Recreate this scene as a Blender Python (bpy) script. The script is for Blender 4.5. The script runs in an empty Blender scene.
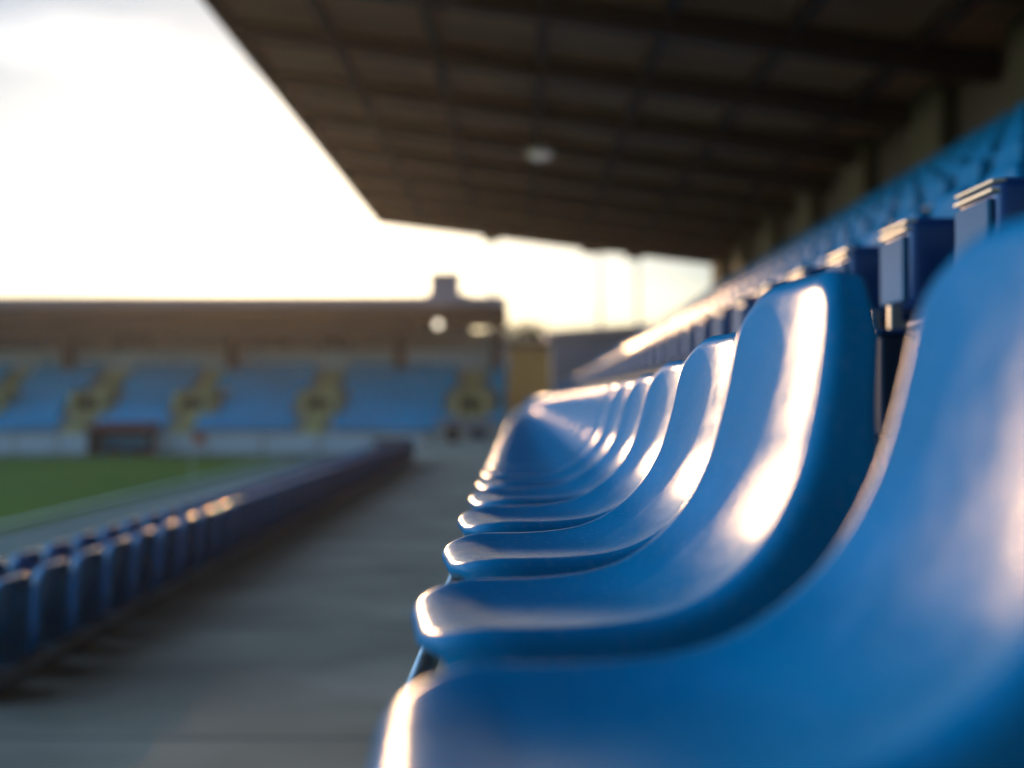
import bpy, bmesh, math, random
from mathutils import Vector, Matrix
random.seed(7)
R = math.radians
S = bpy.context.scene
COL = S.collection

# ------------------------------------------------------------------ camera
CZ = 1.83                                   # eye height above the walkway
F = 1100.0                                  # focal length in pixels of a 1024 px frame
cam_d = bpy.data.cameras.new('camera')
cam = bpy.data.objects.new('camera', cam_d); COL.objects.link(cam)
cam_d.sensor_width = 36.0
cam_d.lens = F / 1024 * 36
cam.location = (0, 0, CZ)
cam.rotation_euler = (R(90 + 0.94), 0, R(0.36))
cam_d.clip_start = 0.02; cam_d.clip_end = 3000
cam_d.dof.use_dof = True
cam_d.dof.focus_distance = 1.85
cam_d.dof.aperture_fstop = 1.35
cam_d.dof.aperture_blades = 0
S.camera = cam

# ------------------------------------------------------------------ light
SUN_AZ, SUN_EL = R(13.7), R(8.0)            # azimuth to the left of the view, height
w = bpy.data.worlds.new('World'); S.world = w; w.use_nodes = True
nt = w.node_tree; nt.nodes.clear()
out = nt.nodes.new('ShaderNodeOutputWorld'); bg = nt.nodes.new('ShaderNodeBackground')
sky = nt.nodes.new('ShaderNodeTexSky'); sky.sky_type = 'NISHITA'; sky.sun_disc = False
sky.sun_elevation = SUN_EL; sky.sun_rotation = -SUN_AZ
sky.air_density = 1.0; sky.dust_density = 1.0; sky.ozone_density = 3.2; sky.altitude = 50
tc = nt.nodes.new('ShaderNodeTexCoord')
mp = nt.nodes.new('ShaderNodeMapping'); mp.inputs['Scale'].default_value = (1.2, 1.2, 5.0)
ns = nt.nodes.new('ShaderNodeTexNoise'); ns.inputs['Scale'].default_value = 2.6; ns.inputs['Detail'].default_value = 7
rmp = nt.nodes.new('ShaderNodeMapRange'); rmp.inputs[1].default_value = .44; rmp.inputs[2].default_value = .60
rmp.inputs[3].default_value = 0; rmp.inputs[4].default_value = .75
mx = nt.nodes.new('ShaderNodeMix'); mx.data_type = 'RGBA'
gain = nt.nodes.new('ShaderNodeMix'); gain.data_type = 'RGBA'; gain.blend_type = 'MULTIPLY'; gain.inputs[0].default_value = 1
gain.inputs[7].default_value = (1.6, 1.5, 1.4, 1)      # thin cloud is brighter than clear air
nt.links.new(tc.outputs['Generated'], mp.inputs[0]); nt.links.new(mp.outputs[0], ns.inputs['Vector'])
nt.links.new(ns.outputs[0], rmp.inputs[0]); nt.links.new(rmp.outputs[0], mx.inputs[0])
nt.links.new(sky.outputs[0], mx.inputs[6]); nt.links.new(sky.outputs[0], gain.inputs[6])
nt.links.new(gain.outputs[2], mx.inputs[7])
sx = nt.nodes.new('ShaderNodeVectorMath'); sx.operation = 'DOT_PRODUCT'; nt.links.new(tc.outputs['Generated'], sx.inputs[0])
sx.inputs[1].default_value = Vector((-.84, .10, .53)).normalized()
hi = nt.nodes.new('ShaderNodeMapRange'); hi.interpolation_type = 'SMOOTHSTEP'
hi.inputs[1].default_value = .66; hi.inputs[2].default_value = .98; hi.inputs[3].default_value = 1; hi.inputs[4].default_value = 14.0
nt.links.new(sx.outputs['Value'], hi.inputs[0])         # made-up bright sky left of the frame, added to light seat faces and walkway
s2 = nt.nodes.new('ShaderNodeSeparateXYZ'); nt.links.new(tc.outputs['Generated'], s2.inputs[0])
lo = nt.nodes.new('ShaderNodeMapRange'); lo.interpolation_type = 'SMOOTHSTEP'   # unseen sky behind the camera dimmed slightly, so seat sides facing it stay darker
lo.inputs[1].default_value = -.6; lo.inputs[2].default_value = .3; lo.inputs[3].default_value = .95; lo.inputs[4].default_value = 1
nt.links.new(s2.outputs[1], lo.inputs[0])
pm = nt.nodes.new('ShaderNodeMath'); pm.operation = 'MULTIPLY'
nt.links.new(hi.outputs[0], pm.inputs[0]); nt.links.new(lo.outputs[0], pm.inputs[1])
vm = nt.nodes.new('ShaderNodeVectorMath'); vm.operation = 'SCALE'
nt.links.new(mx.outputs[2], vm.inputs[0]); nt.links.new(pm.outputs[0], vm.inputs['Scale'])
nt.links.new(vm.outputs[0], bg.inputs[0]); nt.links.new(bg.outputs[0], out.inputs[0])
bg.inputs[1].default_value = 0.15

sl = bpy.data.lights.new('sun', 'SUN'); sl.energy = 2.0; sl.angle = R(0.6); sl.color = (1.0, 0.60, 0.30)
sun = bpy.data.objects.new('sun', sl); COL.objects.link(sun)
sdir = Vector((-math.sin(SUN_AZ)*math.cos(SUN_EL), math.cos(SUN_AZ)*math.cos(SUN_EL), math.sin(SUN_EL)))
sun.rotation_euler = sdir.to_track_quat('Z', 'Y').to_euler()

S.view_settings.view_transform = 'Standard'; S.view_settings.look = 'None'
S.view_settings.gamma = 1; S.view_settings.use_curve_mapping = False
S.view_settings.exposure = -0.40
S.render.engine = 'CYCLES'
S.cycles.use_denoising = True
S.cycles.max_bounces = 6; S.cycles.diffuse_bounces = 4; S.cycles.glossy_bounces = 3
S.cycles.sample_clamp_indirect = 6; S.cycles.sample_clamp_direct = 0

# ------------------------------------------------------------------ helpers
def px(x, y, d):
    """a point of the place at distance d ahead, given where one sees it"""
    return ((x - 519) * d / F, d, CZ + (402 - y) * d / F)

def tag(o, label=None, cat=None, group=None, kind=None):
    if label: o['label'] = label
    if cat: o['category'] = cat
    if group: o['group'] = group
    if kind: o['kind'] = kind
    return o

def empty(name, loc=(0, 0, 0), rz=0):
    o = bpy.data.objects.new(name, None); COL.objects.link(o)
    o.location = loc; o.rotation_euler = (0, 0, rz); o.empty_display_size = .1
    return o

def link(name, bm, m, parent=None, smooth=False, loc=None):
    me = bpy.data.meshes.new(name)
    bmesh.ops.recalc_face_normals(bm, faces=bm.faces[:])
    bm.to_mesh(me); bm.free()
    if smooth:
        for p in me.polygons: p.use_smooth = True
    me.materials.append(m)
    o = bpy.data.objects.new(name, me); COL.objects.link(o)
    if parent: o.parent = parent
    if loc: o.location = loc
    return o

def box(bm, x0, x1, y0, y1, z0, z1, bev=0, seg=2):
    r = bmesh.ops.create_cube(bm, size=1)
    for v in r['verts']:
        v.co = Vector(((x0 + x1)/2 + v.co.x*(x1-x0), (y0+y1)/2 + v.co.y*(y1-y0), (z0+z1)/2 + v.co.z*(z1-z0)))
    if bev:
        es = set()
        for v in r['verts']: es.update(v.link_edges)
        bmesh.ops.bevel(bm, geom=list(es), offset=bev, segments=seg, affect='EDGES', profile=.5)
    return r

def prism(bm, pts, y0, y1):
    """closed outline (x, z) drawn out along y"""
    a = [bm.verts.new((x, y0, z)) for x, z in pts]; b = [bm.verts.new((x, y1, z)) for x, z in pts]
    bm.faces.new(a); bm.faces.new(b[::-1])
    for i in range(len(pts)):
        j = (i+1) % len(pts); bm.faces.new((a[i], b[i], b[j], a[j]))

def prism_x(bm, pts, x0, x1):
    a = [bm.verts.new((x0, y, z)) for y, z in pts]; b = [bm.verts.new((x1, y, z)) for y, z in pts]
    bm.faces.new(a); bm.faces.new(b[::-1])
    for i in range(len(pts)):
        j = (i+1) % len(pts); bm.faces.new((a[i], b[i], b[j], a[j]))

def tube(bm, pts, r, n=10):
    rings = []
    for i, p in enumerate(pts):
        p = Vector(p)
        d = (Vector(pts[min(i+1, len(pts)-1)]) - Vector(pts[max(i-1, 0)])).normalized()
        u = d.orthogonal().normalized(); v = d.cross(u)
        if rings:
            u0 = (rings[-1][0].co - Vector(pts[i-1])).normalized()
            u = (u0 - d*u0.dot(d)).normalized(); v = d.cross(u)
        rings.append([bm.verts.new(p + (u*math.cos(t*2*math.pi/n) + v*math.sin(t*2*math.pi/n))*r) for t in range(n)])
    for a, b in zip(rings, rings[1:]):
        for t in range(n): bm.faces.new((a[t], a[(t+1) % n], b[(t+1) % n], b[t]))
    bm.faces.new(rings[0][::-1]); bm.faces.new(rings[-1])

def cyl(bm, x, y, z0, z1, r0, r1=None, n=16):
    r1 = r0 if r1 is None else r1
    a = [bm.verts.new((x+math.cos(t*2*math.pi/n)*r0, y+math.sin(t*2*math.pi/n)*r0, z0)) for t in range(n)]
    b = [bm.verts.new((x+math.cos(t*2*math.pi/n)*r1, y+math.sin(t*2*math.pi/n)*r1, z1)) for t in range(n)]
    for t in range(n): bm.faces.new((a[t], a[(t+1) % n], b[(t+1) % n], b[t]))
    bm.faces.new(a[::-1]); bm.faces.new(b)

def mat(name, col, rough=.6, metal=0, var=.15, vscale=3.0, bump=0, bscale=40, spec=.5, stretch=(1, 1, 1), col2=None, rvar=0, emit=0, wave=0, dust=0):
    m = bpy.data.materials.new(name); m.use_nodes = True
    t = m.node_tree; b = t.nodes['Principled BSDF']
    b.inputs['Roughness'].default_value = rough; b.inputs['Metallic'].default_value = metal
    b.inputs['Specular IOR Level'].default_value = spec
    tc = t.nodes.new('ShaderNodeTexCoord'); mp = t.nodes.new('ShaderNodeMapping'); mp.inputs['Scale'].default_value = stretch
    t.links.new(tc.outputs['Object'], mp.inputs[0])
    n = t.nodes.new('ShaderNodeTexNoise'); n.inputs['Scale'].default_value = vscale; n.inputs['Detail'].default_value = 6
    t.links.new(mp.outputs[0], n.inputs['Vector'])
    r = t.nodes.new('ShaderNodeValToRGB')
    c2 = col2 or tuple(c*(1+var) for c in col); c1 = tuple(c*(1-var) for c in col) if not col2 else col
    r.color_ramp.elements[0].position = .35; r.color_ramp.elements[1].position = .65
    r.color_ramp.elements[0].color = (*c1, 1); r.color_ramp.elements[1].color = (*c2, 1)
    t.links.new(n.outputs[0], r.inputs[0]); t.links.new(r.outputs[0], b.inputs['Base Color'])
    if dust:                               # fine dust and dried rain spots
        nd = t.nodes.new('ShaderNodeTexNoise'); nd.inputs['Scale'].default_value = 95; nd.inputs['Detail'].default_value = 9; nd.inputs['Roughness'].default_value = .7
        t.links.new(tc.outputs['Object'], nd.inputs['Vector'])
        qd = t.nodes.new('ShaderNodeMapRange'); qd.inputs[1].default_value = .52; qd.inputs[2].default_value = .75; qd.inputs[4].default_value = dust*2.5
        md = t.nodes.new('ShaderNodeMix'); md.data_type = 'RGBA'; md.inputs[7].default_value = (.45, .42, .38, 1)
        t.links.new(nd.outputs[0], qd.inputs[0]); t.links.new(qd.outputs[0], md.inputs[0])
        t.links.new(r.outputs[0], md.inputs[6]); t.links.new(md.outputs[2], b.inputs['Base Color'])
    if rvar:
        n3 = t.nodes.new('ShaderNodeTexNoise'); n3.inputs['Scale'].default_value = vscale*4; n3.inputs['Detail'].default_value = 8
        t.links.new(mp.outputs[0], n3.inputs['Vector'])
        q = t.nodes.new('ShaderNodeMapRange'); q.inputs[1].default_value = .3; q.inputs[2].default_value = .7
        q.inputs[3].default_value = rough-rvar; q.inputs[4].default_value = rough+rvar
        t.links.new(n3.outputs[0], q.inputs[0]); t.links.new(q.outputs[0], b.inputs['Roughness'])
    if bump:
        n2 = t.nodes.new('ShaderNodeTexNoise'); n2.inputs['Scale'].default_value = bscale; n2.inputs['Detail'].default_value = 5
        t.links.new(tc.outputs['Object'], n2.inputs['Vector'])
        bp = t.nodes.new('ShaderNodeBump'); bp.inputs['Strength'].default_value = bump; bp.inputs['Distance'].default_value = .01
        if wave:                            # moulding ripple and fine scuffs
            n4 = t.nodes.new('ShaderNodeTexNoise'); n4.inputs['Scale'].default_value = 14; n4.inputs['Detail'].default_value = 2
            t.links.new(tc.outputs['Object'], n4.inputs['Vector'])
            b4 = t.nodes.new('ShaderNodeBump'); b4.inputs['Strength'].default_value = wave; b4.inputs['Distance'].default_value = .012
            t.links.new(n4.outputs[0], b4.inputs['Height']); t.links.new(b4.outputs[0], bp.inputs['Normal'])
        t.links.new(n2.outputs[0], bp.inputs['Height']); t.links.new(bp.outputs[0], b.inputs['Normal'])
    if emit:
        b.inputs['Emission Color'].default_value = (1, .85, .65, 1); b.inputs['Emission Strength'].default_value = emit
    return m

M = dict(
    plastic=mat('blue_plastic', (.0015, .185, .36), .22, var=.08, vscale=7, bump=.06, bscale=600, rvar=.05, spec=.06, wave=.08, dust=.07),
    plastic_gloss=mat('worn_blue_plastic', (.003, .16, .34), .17, var=.2, vscale=5, bump=.03, bscale=300, spec=.6),
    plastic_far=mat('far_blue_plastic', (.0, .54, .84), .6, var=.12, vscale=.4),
    box_blue=mat('dark_blue_plastic', (.005, .05, .18), .3, var=.1, bump=.04, bscale=300),
    box_slate=mat('slate_plastic', (.02, .035, .06), .6, spec=.1, bump=.06, bscale=300),
    panel=mat('grey_blue_panel', (.045, .15, .25), .7, spec=.1),
    trim=mat('cream_trim', (.7, .58, .4), .35),
    steel=mat('galvanised_steel', (.35, .34, .32), .38, metal=.8, var=.2, vscale=20),
    dark_steel=mat('dark_steel', (.05, .045, .04), .45, metal=.5),
    conc=mat('terrace_concrete', (.20, .19, .18), .85, var=.25, vscale=1.5, bump=.4, bscale=30),
    asphalt=mat('walkway_asphalt', (.31, .245, .17), .9, spec=.15, var=.22, vscale=.8, bump=.5, bscale=60, stretch=(.8, 1.2, 1)),
    joint=mat('joint_filler', (.10, .095, .085), .95, spec=.05),
    grass=mat('pitch_grass', (.075, .13, .01), .95, spec=.05, vscale=.15, col2=(.11, .17, .015), bump=.6, bscale=20),
    verge=mat('track_surface', (.12, .15, .11), .9, vscale=.4),
    deck=mat('roof_panel', (.62, .22, .09), .55, var=.2, vscale=.6),
    beam=mat('roof_steel', (.05, .017, .006), .6, vscale=1),
    wall=mat('back_wall', (.09, .055, .03), .8, vscale=.7),
    pilaster=mat('pilaster_render', (.10, .07, .028), .8, vscale=.9),
    fstone=mat('far_render', (.58, .50, .42), .8, vscale=.3),
    fwhite=mat('white_paint', (.86, .86, .84), .6, vscale=.4),
    fbrown=mat('brown_cladding', (.13, .07, .05), .7, vscale=.4),
    fascia=mat('fascia_metal', (.34, .29, .34), .5, vscale=.3),
    yellow=mat('stair_yellow', (.78, .62, .26), .8, vscale=1.0, var=.25),
    hole=mat('dark_opening', (.05, .022, .015), .8),
    glass=mat('window_glass', (.03, .05, .10), .1),
    red=mat('dugout_roof', (.20, .035, .03), .5),
    tan=mat('tan_render', (.85, .34, .08), .8, vscale=.6),
    greywall=mat('grey_building', (.16, .19, .24), .8, vscale=.2, var=.25),
    board=mat('board_white', (.80, .84, .86), .5, vscale=.25, var=.15),
    bark=mat('bark', (.07, .05, .035), .9, vscale=6),
    leaf=mat('leaves', (.05, .07, .025), .8, vscale=2, var=.4),
    cone=mat('orange_plastic', (.75, .12, .02), .5),
    lamp=mat('lamp_glass', (.8, .8, .8), .3, emit=3.5),
    ceil_lamp=mat('ceiling_lamp_glass', (.75, .78, .8), .3, emit=.22),
)

# ------------------------------------------------------------------ setting
def sheet(name, x0, x1, y0, y1, z, m):
    bm = bmesh.new()
    vs = [bm.verts.new(c) for c in ((x0, y0, z), (x1, y0, z), (x1, y1, z), (x0, y1, z))]
    bm.faces.new(vs)
    return tag(link(name, bm, m), kind='structure')
PZ = -.77
ground = sheet('ground', -900, 900, -300, 1500, PZ-.02, M['verge'])
bm = bmesh.new(); box(bm, -120, -10.3, -30, 52.4, PZ-.5, PZ+.004)
tag(link('pitch', bm, M['grass']), kind='structure')
bm = bmesh.new()
box(bm, -118, -10.9, -28, -27.9, PZ+.003, PZ+.012)
box(bm, -11.02, -10.9, -27.9, 51.5, PZ+.003, PZ+.012)
box(bm, -118, -10.9, 51.5, 51.62, PZ+.003, PZ+.012)
tag(link('pitch_markings', bm, M['fwhite']), kind='structure')
bm = bmesh.new(); box(bm, -4.95, -.11, -12, 49, PZ-.4, 0)
tag(link('walkway', bm, M['asphalt']), kind='structure')
bm = bmesh.new()
for y in [i*3.0-9 for i in range(20)]: box(bm, -3.1, -.12, y, y+.012, -.01, .003)
tag(link('walkway_joints', bm, M['joint']), kind='structure')

# stepped terrace under the seats:  (x of riser, floor height above the eye)
ROWS = 9
def row_floor(k): return CZ + (-.66 if k == 0 else -.25 if k == 1 else .16 + .5*(k-2))
riser_x = [-.10, .47] + [1.52 + .78*(k-2) for k in range(2, ROWS)]
pts = [(-.10, -.6)]
for k in range(ROWS):
    pts.append((riser_x[k], row_floor(k)))
    nx = riser_x[k+1] if k+1 < ROWS else 7.6
    pts.append((nx, row_floor(k)))
pts.append((7.6, -.6))
bm = bmesh.new(); prism(bm, pts, -6, 39)
terr = tag(link('seating_terrace', bm, M['conc']), 'stepped concrete terrace carrying the near blue seat rows', 'terrace')
bm = bmesh.new()
for k in range(ROWS): box(bm, riser_x[k]-.006, riser_x[k]+.05, -6, 39, row_floor(k)-.03, row_floor(k)+.006, .004, 1)
link('step_nosing', bm, M['trim'], terr)

# back wall with pilasters
bw = tag(empty('back_wall', (7.2, 0, row_floor(8))), 'dark brown wall with pale pilasters behind the top seat row', 'wall')
ft = row_floor(8)
bm = bmesh.new(); box(bm, 0, .3, -8, 39.6, -.2, 7.0-ft); link('wall_panel', bm, M['wall'], bw)
bm = bmesh.new(); box(bm, -.06, -.002, 10, 39.5, -.1, .62+.1, .01, 1); link('sill_band', bm, M['tan'], bw)
for i in range(12):
    y = -6 + i*4.0
    bm = bmesh.new(); box(bm, -.30, -.003, y, y+1.5, 0.01, 2.6, .03, 2); link('pilaster', bm, M['pilaster'], bw)

# canopy roof over the near stand
def rz(x): return CZ + 6.5 - (x + 5.05)*.125
cr = tag(empty('canopy_roof', (0, 0, 0)), 'dark brown ribbed cantilever roof hanging over the near seats', 'roof')
bm = bmesh.new()
prism(bm, [(-5.0, rz(-5.0)+.30), (7.6, rz(7.6)+.30), (7.6, rz(7.6)+.42), (-5.0, rz(-5.0)+.42)], -10, 39.9)
link('roof_deck', bm, M['deck'], cr)
bm = bmesh.new()
prism(bm, [(-5.13, rz(-5.1)-.02), (-5.02, rz(-5.0)-.02), (-5.02, rz(-5.0)+.50), (-5.13, rz(-5.1)+.50)], -10, 40.06)
link('edge_fascia', bm, M['beam'], cr)
bm = bmesh.new()
prism(bm, [(-5.01, rz(-5.0)-.01), (7.6, rz(7.6)-.01), (7.6, rz(7.6)+.50), (-5.01, rz(-5.0)+.50)], 39.92, 40.05)
link('end_fascia', bm, M['beam'], cr)
for i in range(16):
    y = -7.6 + i*3.0
    bm = bmesh.new()
    prism(bm, [(-5.0, rz(-5.0)+.04), (7.18, rz(7.18)-.16), (7.18, rz(7.18)+.297), (-5.0, rz(-5.0)+.297)], y, y+.24)
    link('rafter', bm, M['beam'], cr)
for i in range(6):
    x = -3.4 + i*1.85
    for_y = -9.9
    bm = bmesh.new()
    prism(bm, [(x, rz(x)+.10), (x+.16, rz(x+.16)+.10), (x+.16, rz(x+.16)+.295), (x, rz(x)+.295)], -9.9, 39.9)
    link('purlin', bm, M['beam'], cr)
for i, (xx, dd) in enumerate(((491, 40), (590, 40), (635, 40))):
    x = (xx-519)*dd/F
    bm = bmesh.new(); box(bm, x-.3, x+.3, 40.06, 40.3, rz(x)-.13, rz(x)+.12, .03, 1)
    link('end_bracket', bm, M['beam'], cr)
# lamp on the ceiling
lx, ly = .50, 25.2
cl = tag(empty('ceiling_lamp', (lx, ly, rz(lx)-.02)), 'round white lamp under the brown canopy roof', 'lamp')
bm = bmesh.new(); cyl(bm, 0, 0, -.10, 0, .30, .34, 24); cyl(bm, 0, 0, 0.001, .30, .05, .05, 10); link('lamp_housing', bm, M['steel'], cl)
bm = bmesh.new(); bmesh.ops.create_uvsphere(bm, u_segments=24, v_segments=10, radius=.26, matrix=Matrix.Translation((0, 0, -.10)) @ Matrix.Diagonal((1, 1, .45, 1)))
link('lamp_glass', bm, M['ceil_lamp'], cl, True)

# ------------------------------------------------------------------ shell seats
def catmull(P, n):
    out = []
    for i in range(len(P)-1):
        p0 = P[max(i-1, 0)]; p1 = P[i]; p2 = P[i+1]; p3 = P[min(i+2, len(P)-1)]
        for j in range(n):
            t = j/n
            out.append(tuple(.5*((2*b)+(-a+c)*t+(2*a-5*b+4*c-d)*t*t+(-a+3*b-3*c+d)*t**3) for a, b, c, d in zip(p0, p1, p2, p3)))
    out.append(P[-1]); return out

def shell_bm(top=.132, nu=40, nv=26, W=.178, rr_=.024, rt_=.095, curl=.007):
    """one moulded shell: origin below the pan, facing -x. z is measured from the eye and shifted by .66"""
    k = (top + .227)/.359
    prof = [(-.122, -.268), (-.114, -.248), (-.092, -.235), (-.05, -.229), (.05, -.2285), (.13, -.220), (.19, -.195), (.243, -.148), (.280, -.085), (.300, -.02), (.314, .05), (.327, top if k >= 1 else .132)]
    prof = [(x, z if z < -.2 else -.2 + (z+.2)*((top+.2)/.332)) for x, z in prof]
    c = catmull(prof, 8)
    L = [0]
    for a, b in zip(c, c[1:]): L.append(L[-1] + math.hypot(b[0]-a[0], b[1]-a[1]))
    T = L[-1]
    def at(s):
        s = max(0, min(T, s))
        for i in range(len(L)-1):
            if L[i+1] >= s: break
        f = (s-L[i])/max(1e-9, L[i+1]-L[i])
        p = (c[i][0]+(c[i+1][0]-c[i][0])*f, c[i][1]+(c[i+1][1]-c[i][1])*f)
        i0, i1 = max(i-2, 0), min(i+3, len(c)-1)
        tx, tz = c[i1][0]-c[i0][0], c[i1][1]-c[i0][1]; q = math.hypot(tx, tz)
        return p, (-tz/q, tx/q)             # normal towards the sitter
    sb = L[8*6+4]                           # where the bend is
    rc = .13; rt = rt_; rr = rr_
    def wid(s): return W - .022*max(0, (s-sb)/(T-sb))**1.5
    def edge(s, y):
        ax = min(s, T-s); ay = wid(s)-abs(y); q = rc if s < T/2 else rt
        if ax < q and ay < q: return q - math.hypot(q-ax, q-ay)
        return min(ax, ay)
    def spread(i, n, a):                    # denser towards both ends
        t = i/n; u = .5-.5*math.cos(math.pi*t)
        return t*(1-a)+u*a
    bm = bmesh.new(); G = []
    for i in range(nu+1):
        s = T*spread(i, nu, .75)
        ax = min(s, T-s)
        q = rc if s < T/2 else rt
        w_ = wid(s) if ax >= q else wid(s)-q+math.sqrt(max(0, q*q-(q-ax)**2))
        row = []
        for j in range(nv+1):
            y = w_*(2*spread(j, nv, .85)-1)
            p, n = at(s)
            e = max(0, edge(s, y))
            drop = 0 if e >= rr else rr - math.sqrt(max(0, rr*rr-(rr-e)**2))
            yy = y/wid(s)
            endf = min(1, s/.12)
            a_ = min(1, abs(yy)/.86); cup = .017*(1-(.75*a_**2+.25*a_**6))*endf     # dished middle, raised ridge near the sides
            off = -drop - cup
            row.append((p[0]+n[0]*off, y, p[1]+n[1]*off, s))
        G.append(row)
    V = [[bm.verts.new((a, b, z+.66)) for a, b, z, s in row] for row in G]
    for i in range(nu):
        for j in range(nv):
            bm.faces.new((V[i][j], V[i][j+1], V[i+1][j+1], V[i+1][j]))
    # skirt
    loop = [(i, 0) for i in range(nu+1)] + [(nu, j) for j in range(1, nv+1)] + [(i, nv) for i in range(nu-1, -1, -1)] + [(0, j) for j in range(nv-1, 0, -1)]
    prev = [V[i][j] for i, j in loop]
    steps = 4
    for q in range(1, steps+1):
        cur = []
        for (i, j) in loop:
            x, y, z, s = G[i][j]
            p, n = at(s)
            t = s/T
            d = .022 + .085*math.exp(-((s-sb)/.13)**2) + .012*max(0, 1-t*3)
            if i in (0, nu): d = .014
            else:
                d = .014 + (d-.014)*min(1, min(s, T-s)/.08)
            o = d*q/steps
            side = .006*q/steps*(1 if y > 0 else -1) if abs(y) > .1 else 0
            cur.append(bm.verts.new((x-n[0]*o, y+side, z-n[1]*o+.66)))
        m_ = len(loop)
        for a in range(m_):
            b = (a+1) % m_
            try: bm.faces.new((prev[a], prev[b], cur[b], cur[a]))
            except ValueError: pass
        prev = cur; last = [v.co.copy() for v in cur]
    ins = []
    for (i, j) in loop:                     # the free edge curls inwards
        x, y, z, s = G[i][j]; h = 1e-3
        gs = edge(min(T, s+h), y)-edge(max(0, s-h), y); gy = edge(s, y+h)-edge(s, y-h)
        if i == nu and abs(y) < wid(s)-rt: gs, gy = -1, 0
        if i == 0 and abs(y) < wid(s)-rc: gs, gy = 1, 0
        q = math.hypot(gs, gy) or 1; ins.append((gs/q, gy/q))
    for q in range(1, 5):
        an = q/4*math.pi/2; cur = []
        for b_, (i, j) in enumerate(loop):
            x, y, z, s = G[i][j]; p, n = at(s); tx, tz = n[1], -n[0]
            o = curl*math.sin(an); f = curl*(1-math.cos(an)); gs, gy = ins[b_]; c0 = last[b_]
            cur.append(bm.verts.new((c0.x - n[0]*o + tx*gs*f, c0.y + gy*f, c0.z - n[1]*o + tz*gs*f)))
        for a in range(len(loop)):
            b = (a+1) % len(loop)
            try: bm.faces.new((prev[a], prev[b], cur[b], cur[a]))
            except ValueError: pass
        prev = cur
    return bm

def bracket_bm():
    bm = bmesh.new()
    for y in (-.13, .13):
        box(bm, .0, .27, y-.015, y+.015, .36, .40, .004, 1)
        box(bm, .20, .25, y-.018, y+.018, .0, .365, .004, 1)
    box(bm, .17, .27, -.17, .17, .0, .012, .003, 1)
    return bm

def shell_mesh(top, nu=40, nv=26, solid=True):
    o = link('shell', shell_bm(top, nu, nv), M['plastic'], None, True)
    me = o.data; COL.objects.unlink(o); bpy.data.objects.remove(o)
    return me
def bracket_mesh():
    o = link('bracket', bracket_bm(), M['dark_steel']); me = o.data
    COL.objects.unlink(o); bpy.data.objects.remove(o); return me

BR = bracket_mesh()
def seat(loc, me, label, group, rz_=0, sc=None, bracket=True):
    r = tag(empty('stadium_seat', loc, rz_), label, 'seat', group)
    o = bpy.data.objects.new('shell', me); COL.objects.link(o); o.parent = r
    md = o.modifiers.new('thickness', 'SOLIDIFY'); md.thickness = .0045; md.offset = -1
    if bracket:
        b = bpy.data.objects.new('bracket', BR); COL.objects.link(b); b.parent = r
    if sc: r.scale = sc
    return r

ORD = ['nearest', 'second', 'third', 'fourth', 'fifth', 'sixth', 'seventh', 'eighth', 'ninth', 'tenth', 'eleventh', 'twelfth', 'thirteenth', 'fourteenth', 'fifteenth', 'sixteenth', 'seventeenth', 'eighteenth', 'nineteenth', 'twentieth']
tops = [.124, .144, .121, .096, .080, .075, .075]
fine = [shell_mesh(t, 72, 44) for t in tops]
mid = shell_mesh(.075, 30, 20); low = shell_mesh(.10, 16, 12)
NEAR_N = 74
for i in range(NEAR_N):
    d = .738 + .5*i
    me = fine[i] if i < len(fine) else (mid if i < 24 else low)
    j = random.uniform(-1, 1)
    if i == 0: lab = 'blue shell seat nearest the camera in the foreground row, huge and out of focus'
    elif i < 16: lab = ORD[i] + ' blue shell seat from the camera in the foreground row'
    else: lab = 'small blurred blue seat in the far stretch of the foreground row'
    seat((.0015*j + (.018 if i == 0 else -.006), d+.002*j + (-.002 if i == 0 else .04), row_floor(0) + (.018 if i == 0 else 0)), me, lab, 'blue shell seats of the foreground row', rz_=R(3.5 if i == 0 else 8.2+.35*j), bracket=i < 40)

# mounting rail below the front lips
rl = tag(empty('seat_rail', (-.135, .2, row_floor(0)+.28)), 'worn steel rail running under the front lips of the foreground seats', 'rail')
bm = bmesh.new(); tube(bm, [(0, 0, 0), (0, 37.4, 0)], .016, 12); link('tube', bm, M['steel'], rl, True)
for i in range(15):
    bm = bmesh.new(); box(bm, -.012, .012, i*2.5+.4, i*2.5+.44, -.28, -.012, .003, 1); box(bm, -.012, .06, i*2.5+.39, i*2.5+.45, -.3, -.27, .003, 1)
    link('rail_post', bm, M['steel'], rl)

# second row: boxy tip-up seats on steel legs
def box_seat(loc, label):
    r = tag(empty('tip_up_seat', loc), label, 'seat', 'boxy tip-up seats of the second row')
    return r
def mesh_of(bm, m, smooth=False):
    o = link('tmp', bm, m, None, smooth); me = o.data; COL.objects.unlink(o); bpy.data.objects.remove(o); return me
bm = bmesh.new(); box(bm, 1.115, 1.40, -.12, .12, .52, .78, .03, 4); B_back = mesh_of(bm, M['box_blue'], True)
bm = bmesh.new(); box(bm, 1.100, 1.116, -.10, .10, .54, .73, .006, 2); B_panel = mesh_of(bm, M['panel'])
bm = bmesh.new(); box(bm, 1.103, 1.125, -.112, .112, .742, .752, .003, 2); box(bm, 1.106, 1.14, -.112, .112, .764, .773, .003, 2); B_trim = mesh_of(bm, M['trim'])
bm = bmesh.new(); box(bm, 1.02, 1.36, -.15, .15, .15, .44, .012, 3); B_pan = mesh_of(bm, M['box_slate'])
bm = bmesh.new(); box(bm, 1.0, 1.37, -.158, .158, .441, .456, .005, 2); B_lid = mesh_of(bm, M['box_blue'])
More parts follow.
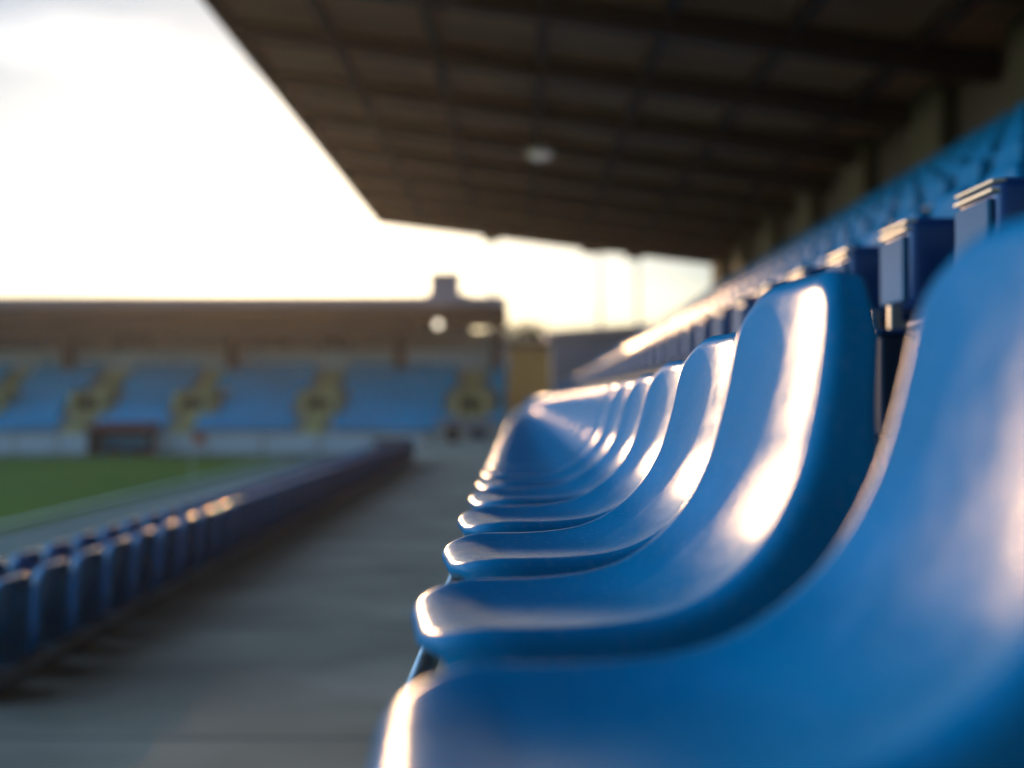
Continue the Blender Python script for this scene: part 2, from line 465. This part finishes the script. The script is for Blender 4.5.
bm = bmesh.new(); box(bm, -.018, .018, -.012, .012, 0, .53, .004, 1); box(bm, -.04, .04, -.03, .03, 0, .012, .003, 1); B_leg = mesh_of(bm, M['steel'])
nb = 0
for i in range(56):
    d = 2.68 + .575*i
    lab = (ORD[i] + ' boxy dark blue tip-up seat from the camera in the second row') if i < 12 else 'small blurred boxy tip-up seat far along the second row'
    r = box_seat((0, d, row_floor(1)), lab)
    parts = [('backrest', B_back), ('front_panel', B_panel), ('trim', B_trim), ('seat_box', B_pan), ('seat_lid', B_lid)]
    for nm, me in (parts if i < 30 else parts[:4]):
        o = bpy.data.objects.new(nm, me); COL.objects.link(o); o.parent = r
        if nm == 'backrest': bb = o
    if i < 30:
        for lx_, ly_ in ((1.08, -.09), (1.08, .09), (1.30, -.09), (1.30, .09)):
            o = bpy.data.objects.new('leg', B_leg); COL.objects.link(o); o.parent = r; o.location = (lx_, ly_, 0)

# upper rows: shell seats, the largest one by one, the rest as a mass
cand = []
for k in range(2, ROWS):
    for j in range(75):
        d = 2.0 + .52*j + (.11*k) % .5
        X = .336 + .78*k
        if d > 38.4: continue
        if X/d*F > 540: continue
        cand.append((d, k, j, X))
cand.sort()
N_IND = 142
names_row = {2: 'third', 3: 'fourth', 4: 'fifth', 5: 'sixth', 6: 'seventh', 7: 'eighth', 8: 'top'}
up = mesh_of(shell_bm(.115, 26, 18), M['plastic'], True)
cnt = {}
for (d, k, j, X) in cand[:N_IND]:
    cnt[k] = cnt.get(k, 0)+1
    n = cnt[k]
    if n <= 20:
        lab = f'{ORD[n-1]} blue shell seat from the right in the {names_row[k]} row up'
    else: lab = 'blurred blue shell seat further along the upper rows'
    seat((.78*k, d, row_floor(k)), up, lab, 'blue shell seats of the upper rows', rz_=R(3+random.uniform(-.8, .8)), bracket=False)
bm = bmesh.new(); tmp = bpy.data.meshes.new('t'); b0 = shell_bm(.115, 9, 6); b0.to_mesh(tmp); b0.free()
for (d, k, j, X) in cand[N_IND:]:
    n0 = len(bm.verts); bm.from_mesh(tmp); bm.verts.ensure_lookup_table()
    for v in bm.verts[n0:]: v.co += Vector((.78*k, d, row_floor(k)))
tag(link('upper_row_seats', bm, M['plastic'], None, True), 'mass of tiny blurred blue seats along the far end of upper rows', 'seats', kind='stuff')

# ------------------------------------------------------------------ two pitch-side rows seen from behind
FR = 3.22
SP = .62
lowf = mesh_of(shell_bm(.20, 34, 22, .25, .045, .11, .022), M['plastic_gloss'], True)
bm = bmesh.new()
box(bm, .06, .10, -.17, .17, .362, .398, .004, 1)
for y in (-.17, .17): box(bm, .02, .06, y-.02, y+.02, -.1, .40, .004, 1); box(bm, -.02, .16, y-.02, y+.02, .36, .40, .004, 1)
FL = mesh_of(bm, M['dark_steel'])
def front_seat(x, y, z, lab, grp, sub):
    r = tag(empty('stadium_seat', (x, y, z)), lab, 'seat', grp)
    o = bpy.data.objects.new('shell', lowf); COL.objects.link(o); o.parent = r; o.scale = (1, 1, 1.0)
    md = o.modifiers.new('thickness', 'SOLIDIFY'); md.thickness = .005; md.offset = -1
    if sub:
        o = bpy.data.objects.new('frame', FL); COL.objects.link(o); o.parent = r
    return r
N1 = 43
for i in range(N1):
    d = 6.9 + SP*i
    j = random.uniform(-1, 1)
    lab = (ORD[i] + ' blue seat from the left in the row along the walkway, seen from behind').replace('nearest', 'first') if i < 14 else 'small blurred blue seat far down the row along the walkway'
    front_seat(-FR-.34+.004*j, d, -.20, lab, 'blue seats in the row along the walkway', i < 20)
for i in range(N1):
    d = 7.1 + SP*i
    lab = (ORD[i] + ' blue seat from the left in the pitchside row beyond the walkway row').replace('nearest', 'first') if i < 14 else 'small blurred blue seat far down the pitchside row'
    front_seat(-4.05-.34, d, -.32, lab, 'blue seats in the pitchside row', False)
# low kerb wall behind the pitchside rows
bm = bmesh.new(); box(bm, -3.42, -3.30, 3, 33.6, 0.0, .10, .01, 1)
tag(link('kerb', bm, M['conc']), kind='structure')
bm = bmesh.new(); box(bm, -4.55, -4.47, 3, 33.6, -.7, .12, .01, 1)
tag(link('pitchside_wall', bm, M['red']), 'low dark wall between the pitchside seats and the grass', 'wall')
bm = bmesh.new(); box(bm, -4.4, -3.25, 33.7, 33.85, 0, .72, .01, 1)
tag(link('end_panel', bm, M['fbrown']), 'brown end panel closing the two pitchside seat rows', 'panel')

# ------------------------------------------------------------------ far stand
FY0, FY1 = 57.0, 65.0
XR = -.55; XL = -46
fs = tag(empty('far_stand', (-20, 60, PZ)), 'far grandstand with brown roof and blue seating across the pitch', 'grandstand')
def fpart(name, bm, m, parent=None, smooth=False):
    o = link(name, bm, m, parent or fs, smooth)
    if parent is None: o.matrix_parent_inverse = Matrix.Translation(-Vector((-20, 60, PZ)))
    else: o.matrix_parent_inverse = Matrix.Identity(4)
    return o
NR = 10
zr0, zr1 = CZ - 1.75, CZ + 1.85
def fz(i): return zr0 + (zr1-zr0)*i/NR
prof = [(FY0, PZ)]
for i in range(NR):
    y = FY0 + (FY1-FY0-1)*i/NR
    prof += [(y, fz(i)), (FY0 + (FY1-FY0-1)*(i+1)/NR, fz(i))]
prof += [(FY1-1, fz(NR)), (FY1+.2, fz(NR)), (FY1+.2, PZ)]
bm = bmesh.new(); prism_x(bm, prof, XL, XR); fpart('stepped_tier', bm, M['fstone'])
bm = bmesh.new(); box(bm, XL, XR, FY1-.95, FY1-.8, fz(NR)+.004, fz(NR)+1.2); fpart('balcony_band', bm, M['fwhite'])
bm = bmesh.new(); box(bm, XL, XR-2.2, FY1+.0, FY1+.19, fz(NR)+.005, CZ+5.2); fpart('rear_wall', bm, M['fstone'])
bm = bmesh.new(); box(bm, XR-2.19, XR, FY1, FY1+.19, fz(NR)+.005, CZ+4.2); fpart('rear_parapet', bm, M['fstone'])
RT = CZ + 105*57/F
bm = bmesh.new(); prism_x(bm, [(FY0-.3, RT-.42), (FY1+1, RT-1.0), (FY1+1, RT-.65), (FY0-.3, RT-.02)], XL, XR-.1); fpart('roof', bm, M['fbrown'])
bm = bmesh.new(); box(bm, XL, XR-.08, FY0-.42, FY0-.305, RT-.45, RT+.03); fpart('roof_fascia', bm, M['fascia'])
bm = bmesh.new(); box(bm, XL, XR-5.0, FY0+3.4, FY0+3.5, RT-1.9, RT-.62); fpart('hanging_beam', bm, M['fbrown'])
for x_px in (-120, 67, 232, 400, 497):
    X = (x_px-519)*63.5/F
    bm = bmesh.new(); box(bm, X-.28, X+.28, 63.2, 63.8, fz(9), RT-.8, .03, 1); fpart('column', bm, M['fbrown'])
for a, b in ((-60, 42), (110, 150), (320, 352), (250, 290)):
    X0, X1 = (a-519)*64.9/F, (b-519)*64.9/F
    bm = bmesh.new(); box(bm, X0, X1, 64.93, 64.99, CZ+2.9, CZ+3.75, .01, 1); fpart('window', bm, M['glass'])
# chimney-like box on the roof
X0, X1 = (430-519)*58/F, (459-519)*58/F
bm = bmesh.new(); box(bm, X0, X1, 58, 59.1, RT-.3, CZ+128*58/F, .02, 1); box(bm, X0-.15, X1+.5, 57.8, 59.4, RT-.35, RT+.28, .02, 1)
box(bm, X0-.05, X1+.05, 57.95, 59.15, CZ+127*58/F, CZ+130*58/F, .01, 1)
fpart('plant_room', bm, M['fascia'])
# stairs with openings
stairs = [(-6.0-519)*60.5/F, (95-519)*60.5/F, (198-519)*60.5/F, (322-519)*60.5/F, (472-519)*60.5/F]
stairs.insert(0, stairs[0]-6.0)
for X in stairs:
    bm = bmesh.new()
    pr = []
    for i in range(NR*2):
        y = FY0 + (FY1-FY0-1)*i/(NR*2); z = zr0 + (zr1-zr0)*i/(NR*2) + .12
        pr += [(y, z), (FY0 + (FY1-FY0-1)*(i+1)/(NR*2), z)]
    pr += [(FY1-1.0, fz(NR)-.3), (FY0, zr0-.3)]
    prism_x(bm, pr, X-.5, X+.5)
    st = fpart('stairway', bm, M['yellow'])
    bm = bmesh.new()
    box(bm, X-.98, X-.63, 59.2, 61.2, fz(2), fz(5)+.5, .02, 1); box(bm, X+.63, X+.98, 59.2, 61.2, fz(2), fz(5)+.5, .02, 1)
    box(bm, X-.64, X+.64, 59.8, 61.2, fz(2), fz(5)+.5, .02, 1)
    v = fpart('vomitory', bm, M['yellow'])
    bm = bmesh.new(); box(bm, X-.60, X+.60, 59.60, 59.79, fz(3)-.15, fz(5)+.12, .01, 1); fpart('opening', bm, M['hole'])

bm = bmesh.new()
def mini(bm, x, y, z):
    box(bm, x-.22, x+.22, y-.20, y+.18, z+.34, z+.40, .02, 1)
    box(bm, x-.22, x+.22, y+.15, y+.22, z+.36, z+.80, .025, 1)
for i in range(NR):
    y = FY0 + (FY1-FY0-1)*(i+.62)/NR
    x = XL + .4
    while x < XR-.3:
        ok = all(abs(x-s) > (.78 if not (2 <= i <= 5) else 1.4) for s in stairs)
        if ok: mini(bm, x, y, fz(i)-.02)
        x += .48
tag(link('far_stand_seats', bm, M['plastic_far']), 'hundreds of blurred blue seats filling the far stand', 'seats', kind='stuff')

# lit lamp under the far roof
lp = px(438, 324, 59)
fl = tag(empty('stand_lamp', lp), 'round lit lamp hanging under the right end of the far roof', 'lamp')
bm = bmesh.new(); bmesh.ops.create_uvsphere(bm, u_segments=20, v_segments=12, radius=.19); link('globe', bm, M['lamp'], fl, True)
bm = bmesh.new(); cyl(bm, 0, 0, .14, RT-.5-lp[2], .025, n=8); cyl(bm, 0, 0, .12, .2, .08, .05, 12); link('hanger', bm, M['dark_steel'], fl)

# boards along the far touchline
def board(a, b, lab, y=53.6):
    X0, X1 = (a-519)*y/F, (b-519)*y/F
    r = tag(empty('advertising_board', ((X0+X1)/2, y, PZ)), lab, 'board', 'white boards along the far touchline')
    hw = (X1-X0)/2
    bm = bmesh.new(); box(bm, -hw+.03, hw-.03, -.03, .03, .08, CZ-(434-402)*y/F-PZ, .01, 1); link('face', bm, M['board'], r)
    for s in (-.8, 0, .8):
        bm = bmesh.new(); prism_x(bm, [(.031, .0), (.5, .0), (.031, .7)], s*hw-.03, s*hw+.03); link('stay', bm, M['steel'], r)
segs = [(-150, -70), (-68, 12), (14, 56), (58, 92), (150, 205), (207, 262), (264, 318), (320, 372), (374, 424)]
words = ['off the left edge', 'leftmost in view', 'second from the left', 'just left of the dugout', 'just right of the dugout', 'second right of the dugout', 'third right of the dugout', 'below the central stairway', 'ending near the walkway']
for (a, b), wd in zip(segs, words):
    if b > -20: board(a, b, 'long white advertising board ' + wd)
# dugout
dp = px(120, 440, 53)
dg = tag(empty('dugout', (dp[0], 53.4, PZ)), 'dark dugout with a low red roof in front of the far stand', 'dugout')
bm = bmesh.new(); prism_x(bm, [(-.9, 1.25), (1.0, 1.5), (1.0, 1.62), (-.9, 1.37)], -1.55, 1.55); link('roof', bm, M['red'], dg)
bm = bmesh.new(); box(bm, -1.5, 1.5, .85, .95, 0, 1.49); box(bm, -1.5, -1.42, -.7, .85, 0, 1.25); box(bm, 1.42, 1.5, -.7, .85, 0, 1.25); link('shelter_wall', bm, M['fbrown'], dg)
bm = bmesh.new(); box(bm, -1.35, 1.35, .3, .75, .35, .45, .02, 1); box(bm, -1.35, 1.35, .7, .78, .45, .95, .02, 1)
for x in (-1.2, 0, 1.2): box(bm, x-.04, x+.04, .35, .7, 0, .35)
link('bench', bm, M['plastic_far'], dg)
# kiosk at the end of the walkway
kx0 = (437-519)*52/F; kx1 = (500-519)*52/F
kk = tag(empty('kiosk', ((kx0+kx1)/2, 52, PZ)), 'small pale kiosk with a dark door at the walkway end', 'kiosk')
hw = (kx1-kx0)/2
bm = bmesh.new(); box(bm, -hw, hw, 0, 2, 0, CZ-(424-402)*52/F-PZ, .02, 1); link('wall', bm, M['fstone'], kk)
bm = bmesh.new(); box(bm, -hw-.1, hw+.1, -.15, 2.15, CZ-(424-402)*52/F-PZ+.003, CZ-(420-402)*52/F-PZ+.003, .02, 1); link('roof', bm, M['fascia'], kk)
dr = None
bm = bmesh.new(); box(bm, -hw+.45, -hw+1.05, -.04, -.003, .0, 1.45, .01, 1); dr = link('door', bm, M['hole'], kk)
bm = bmesh.new(); box(bm, -hw+.95, -hw+1.0, -.07, -.041, .7, .8); link('handle', bm, M['steel'], dr)
bm = bmesh.new(); box(bm, -hw+1.5, -hw+2.4, -.04, -.003, .85, 1.35, .01, 1); link('window', bm, M['glass'], kk)
# tan block between the far stand and the near one
a0, a1 = (509-519)*56/F, (551-519)*56/F
tb = tag(empty('stair_tower', (0, 56, PZ)), 'tan rendered stair tower at the right end of the far stand', 'tower')
bm = bmesh.new(); box(bm, a0, a1, 0, 3.5, 0, CZ+55*56/F-PZ, .02, 1); link('wall', bm, M['tan'], tb)
bm = bmesh.new(); box(bm, a0-.1, a1+.1, -.12, 3.6, CZ+55*56/F-PZ+.002, CZ+60*56/F-PZ, .02, 1); link('coping', bm, M['fbrown'], tb)
bm = bmesh.new(); box(bm, a0+.4, a0+1.1, -.05, -.003, .1, 2.1, .01, 1); link('door', bm, M['glass'], tb)
# end of the walkway
sheet('forecourt', -6, 30, 49.02, 90, PZ+.02, M['asphalt'])
bm = bmesh.new(); prism_x(bm, [(49.001, -.4-.5), (49.001, -.004), (52, PZ+.03), (52, -.9)], -4.9, -.12); tag(link('ramp', bm, M['asphalt']), kind='structure')
# grey building beyond the near stand
gb = tag(empty('grey_building', (8, 70, PZ)), 'long blue grey building with sloping roof beyond the near stand', 'building')
x0, x1 = (552-519)*70/F-8, 22
zl, zh = CZ+66*70/F-PZ, CZ+98*70/F-PZ
bm = bmesh.new(); prism(bm, [(x0, 0), (x1, 0), (x1, zh), (x0, zl)], 0, 10); link('wall', bm, M['greywall'], gb)
bm = bmesh.new(); prism(bm, [(x0-.3, zl+.002), (x1, zh+.002), (x1, zh+.3), (x0-.3, zl+.3)], -.4, 10.3); link('roof', bm, M['fascia'], gb)
for i in range(6):
    bm = bmesh.new(); box(bm, x0+1.2+i*2.4, x0+2.5+i*2.4, -.06, -.003, 2.6, 3.6, .02, 1); link('window', bm, M['glass'], gb)
# floodlight poles and trees beyond
for i, (xx, ht) in enumerate(((492, 175), (600, 150), (638, 150))):
    p = px(xx, 402, 100)
    r = tag(empty('floodlight_mast', (p[0], 100, PZ)), ['thin floodlight mast above the right end of the far stand', 'thin floodlight mast rising behind the grey building, left of two', 'thin floodlight mast rising behind the grey building, right of two'][i], 'mast', 'floodlight masts beyond the ground')
    h = ht*100/F+CZ-PZ
    bm = bmesh.new(); cyl(bm, 0, 0, 0, h, .28, .12, 12); link('pole', bm, M['steel'], r)
    bm = bmesh.new(); box(bm, -1.1, 1.1, -.2, .2, h-.1, h+1.3, .05, 1); link('lamp_frame', bm, M['steel'], r)
def tree(x, y, h, lab, seed):
    rnd = random.Random(seed)
    r = tag(empty('leafy_tree', (x, y, PZ)), lab, 'tree', 'trees beyond the ground')
    bm = bmesh.new(); cyl(bm, 0, 0, 0, h*.6, .28, .12, 10)
    for a in range(6):
        t = a*1.05+rnd.random(); z = h*(.32+.05*a)
        tube(bm, [(0, 0, z), (math.cos(t)*h*.12, math.sin(t)*h*.12, z+h*.13), (math.cos(t)*h*.2, math.sin(t)*h*.2, z+h*.27)], .06, 6)
    link('trunk', bm, M['bark'], r)
    bm = bmesh.new()
    cl = [(rnd.gauss(0, h*.14), rnd.gauss(0, h*.14), h*rnd.uniform(.45, .95), h*rnd.uniform(.06, .13)) for _ in range(22)]
    for _ in range(3500):
        cx, cy, cz, cr_ = rnd.choice(cl)
        p = Vector((cx, cy, cz)) + Vector((rnd.gauss(0, 1), rnd.gauss(0, 1), rnd.gauss(0, .8)))*cr_*.6
        u = Vector((rnd.gauss(0, 1), rnd.gauss(0, 1), rnd.gauss(0, 1))).normalized(); v = u.orthogonal().normalized(); s_ = rnd.uniform(.1, .22)
        q = [bm.verts.new(p + a*s_ + b*s_*.6) for a, b in ((u, v), (v-u, v*0), (-u, -v))]
        try: bm.faces.new(q)
        except ValueError: pass
    link('crown', bm, M['leaf'], r)
tree(*px(528, 402, 95)[:2], 9.3, 'bare-looking leafy tree rising between the far stand and the grey building', 3)
tree(*px(548, 402, 105)[:2], 8.6, 'lower leafy tree just left of the grey building roof', 5)
# ------------------------------------------------------------------ air
hz = bpy.data.materials.new('air'); hz.use_nodes = True
t = hz.node_tree; t.nodes.clear(); o_ = t.nodes.new('ShaderNodeOutputMaterial'); v_ = t.nodes.new('ShaderNodeVolumePrincipled')
v_.inputs['Color'].default_value = (.95, .92, .9, 1); v_.inputs['Density'].default_value = .00075; v_.inputs['Anisotropy'].default_value = .75
t.links.new(v_.outputs[0], o_.inputs['Volume'])
bm = bmesh.new(); box(bm, -130, 60, -40, 160, -3, 26)
tag(link('haze', bm, hz), kind='stuff')
# corner flag
p = px(215, 478, 41)
cf = tag(empty('corner_flag', (-11.3, 38.0, PZ)), 'small orange flag on a thin pole at the grass edge', 'flag')
bm = bmesh.new(); cyl(bm, 0, 0, 0, 1.5, .018, n=8); link('pole', bm, M['fwhite'], cf)
bm = bmesh.new(); box(bm, .018, .42, -.006, .006, 1.15, 1.5); link('cloth', bm, M['cone'], cf)
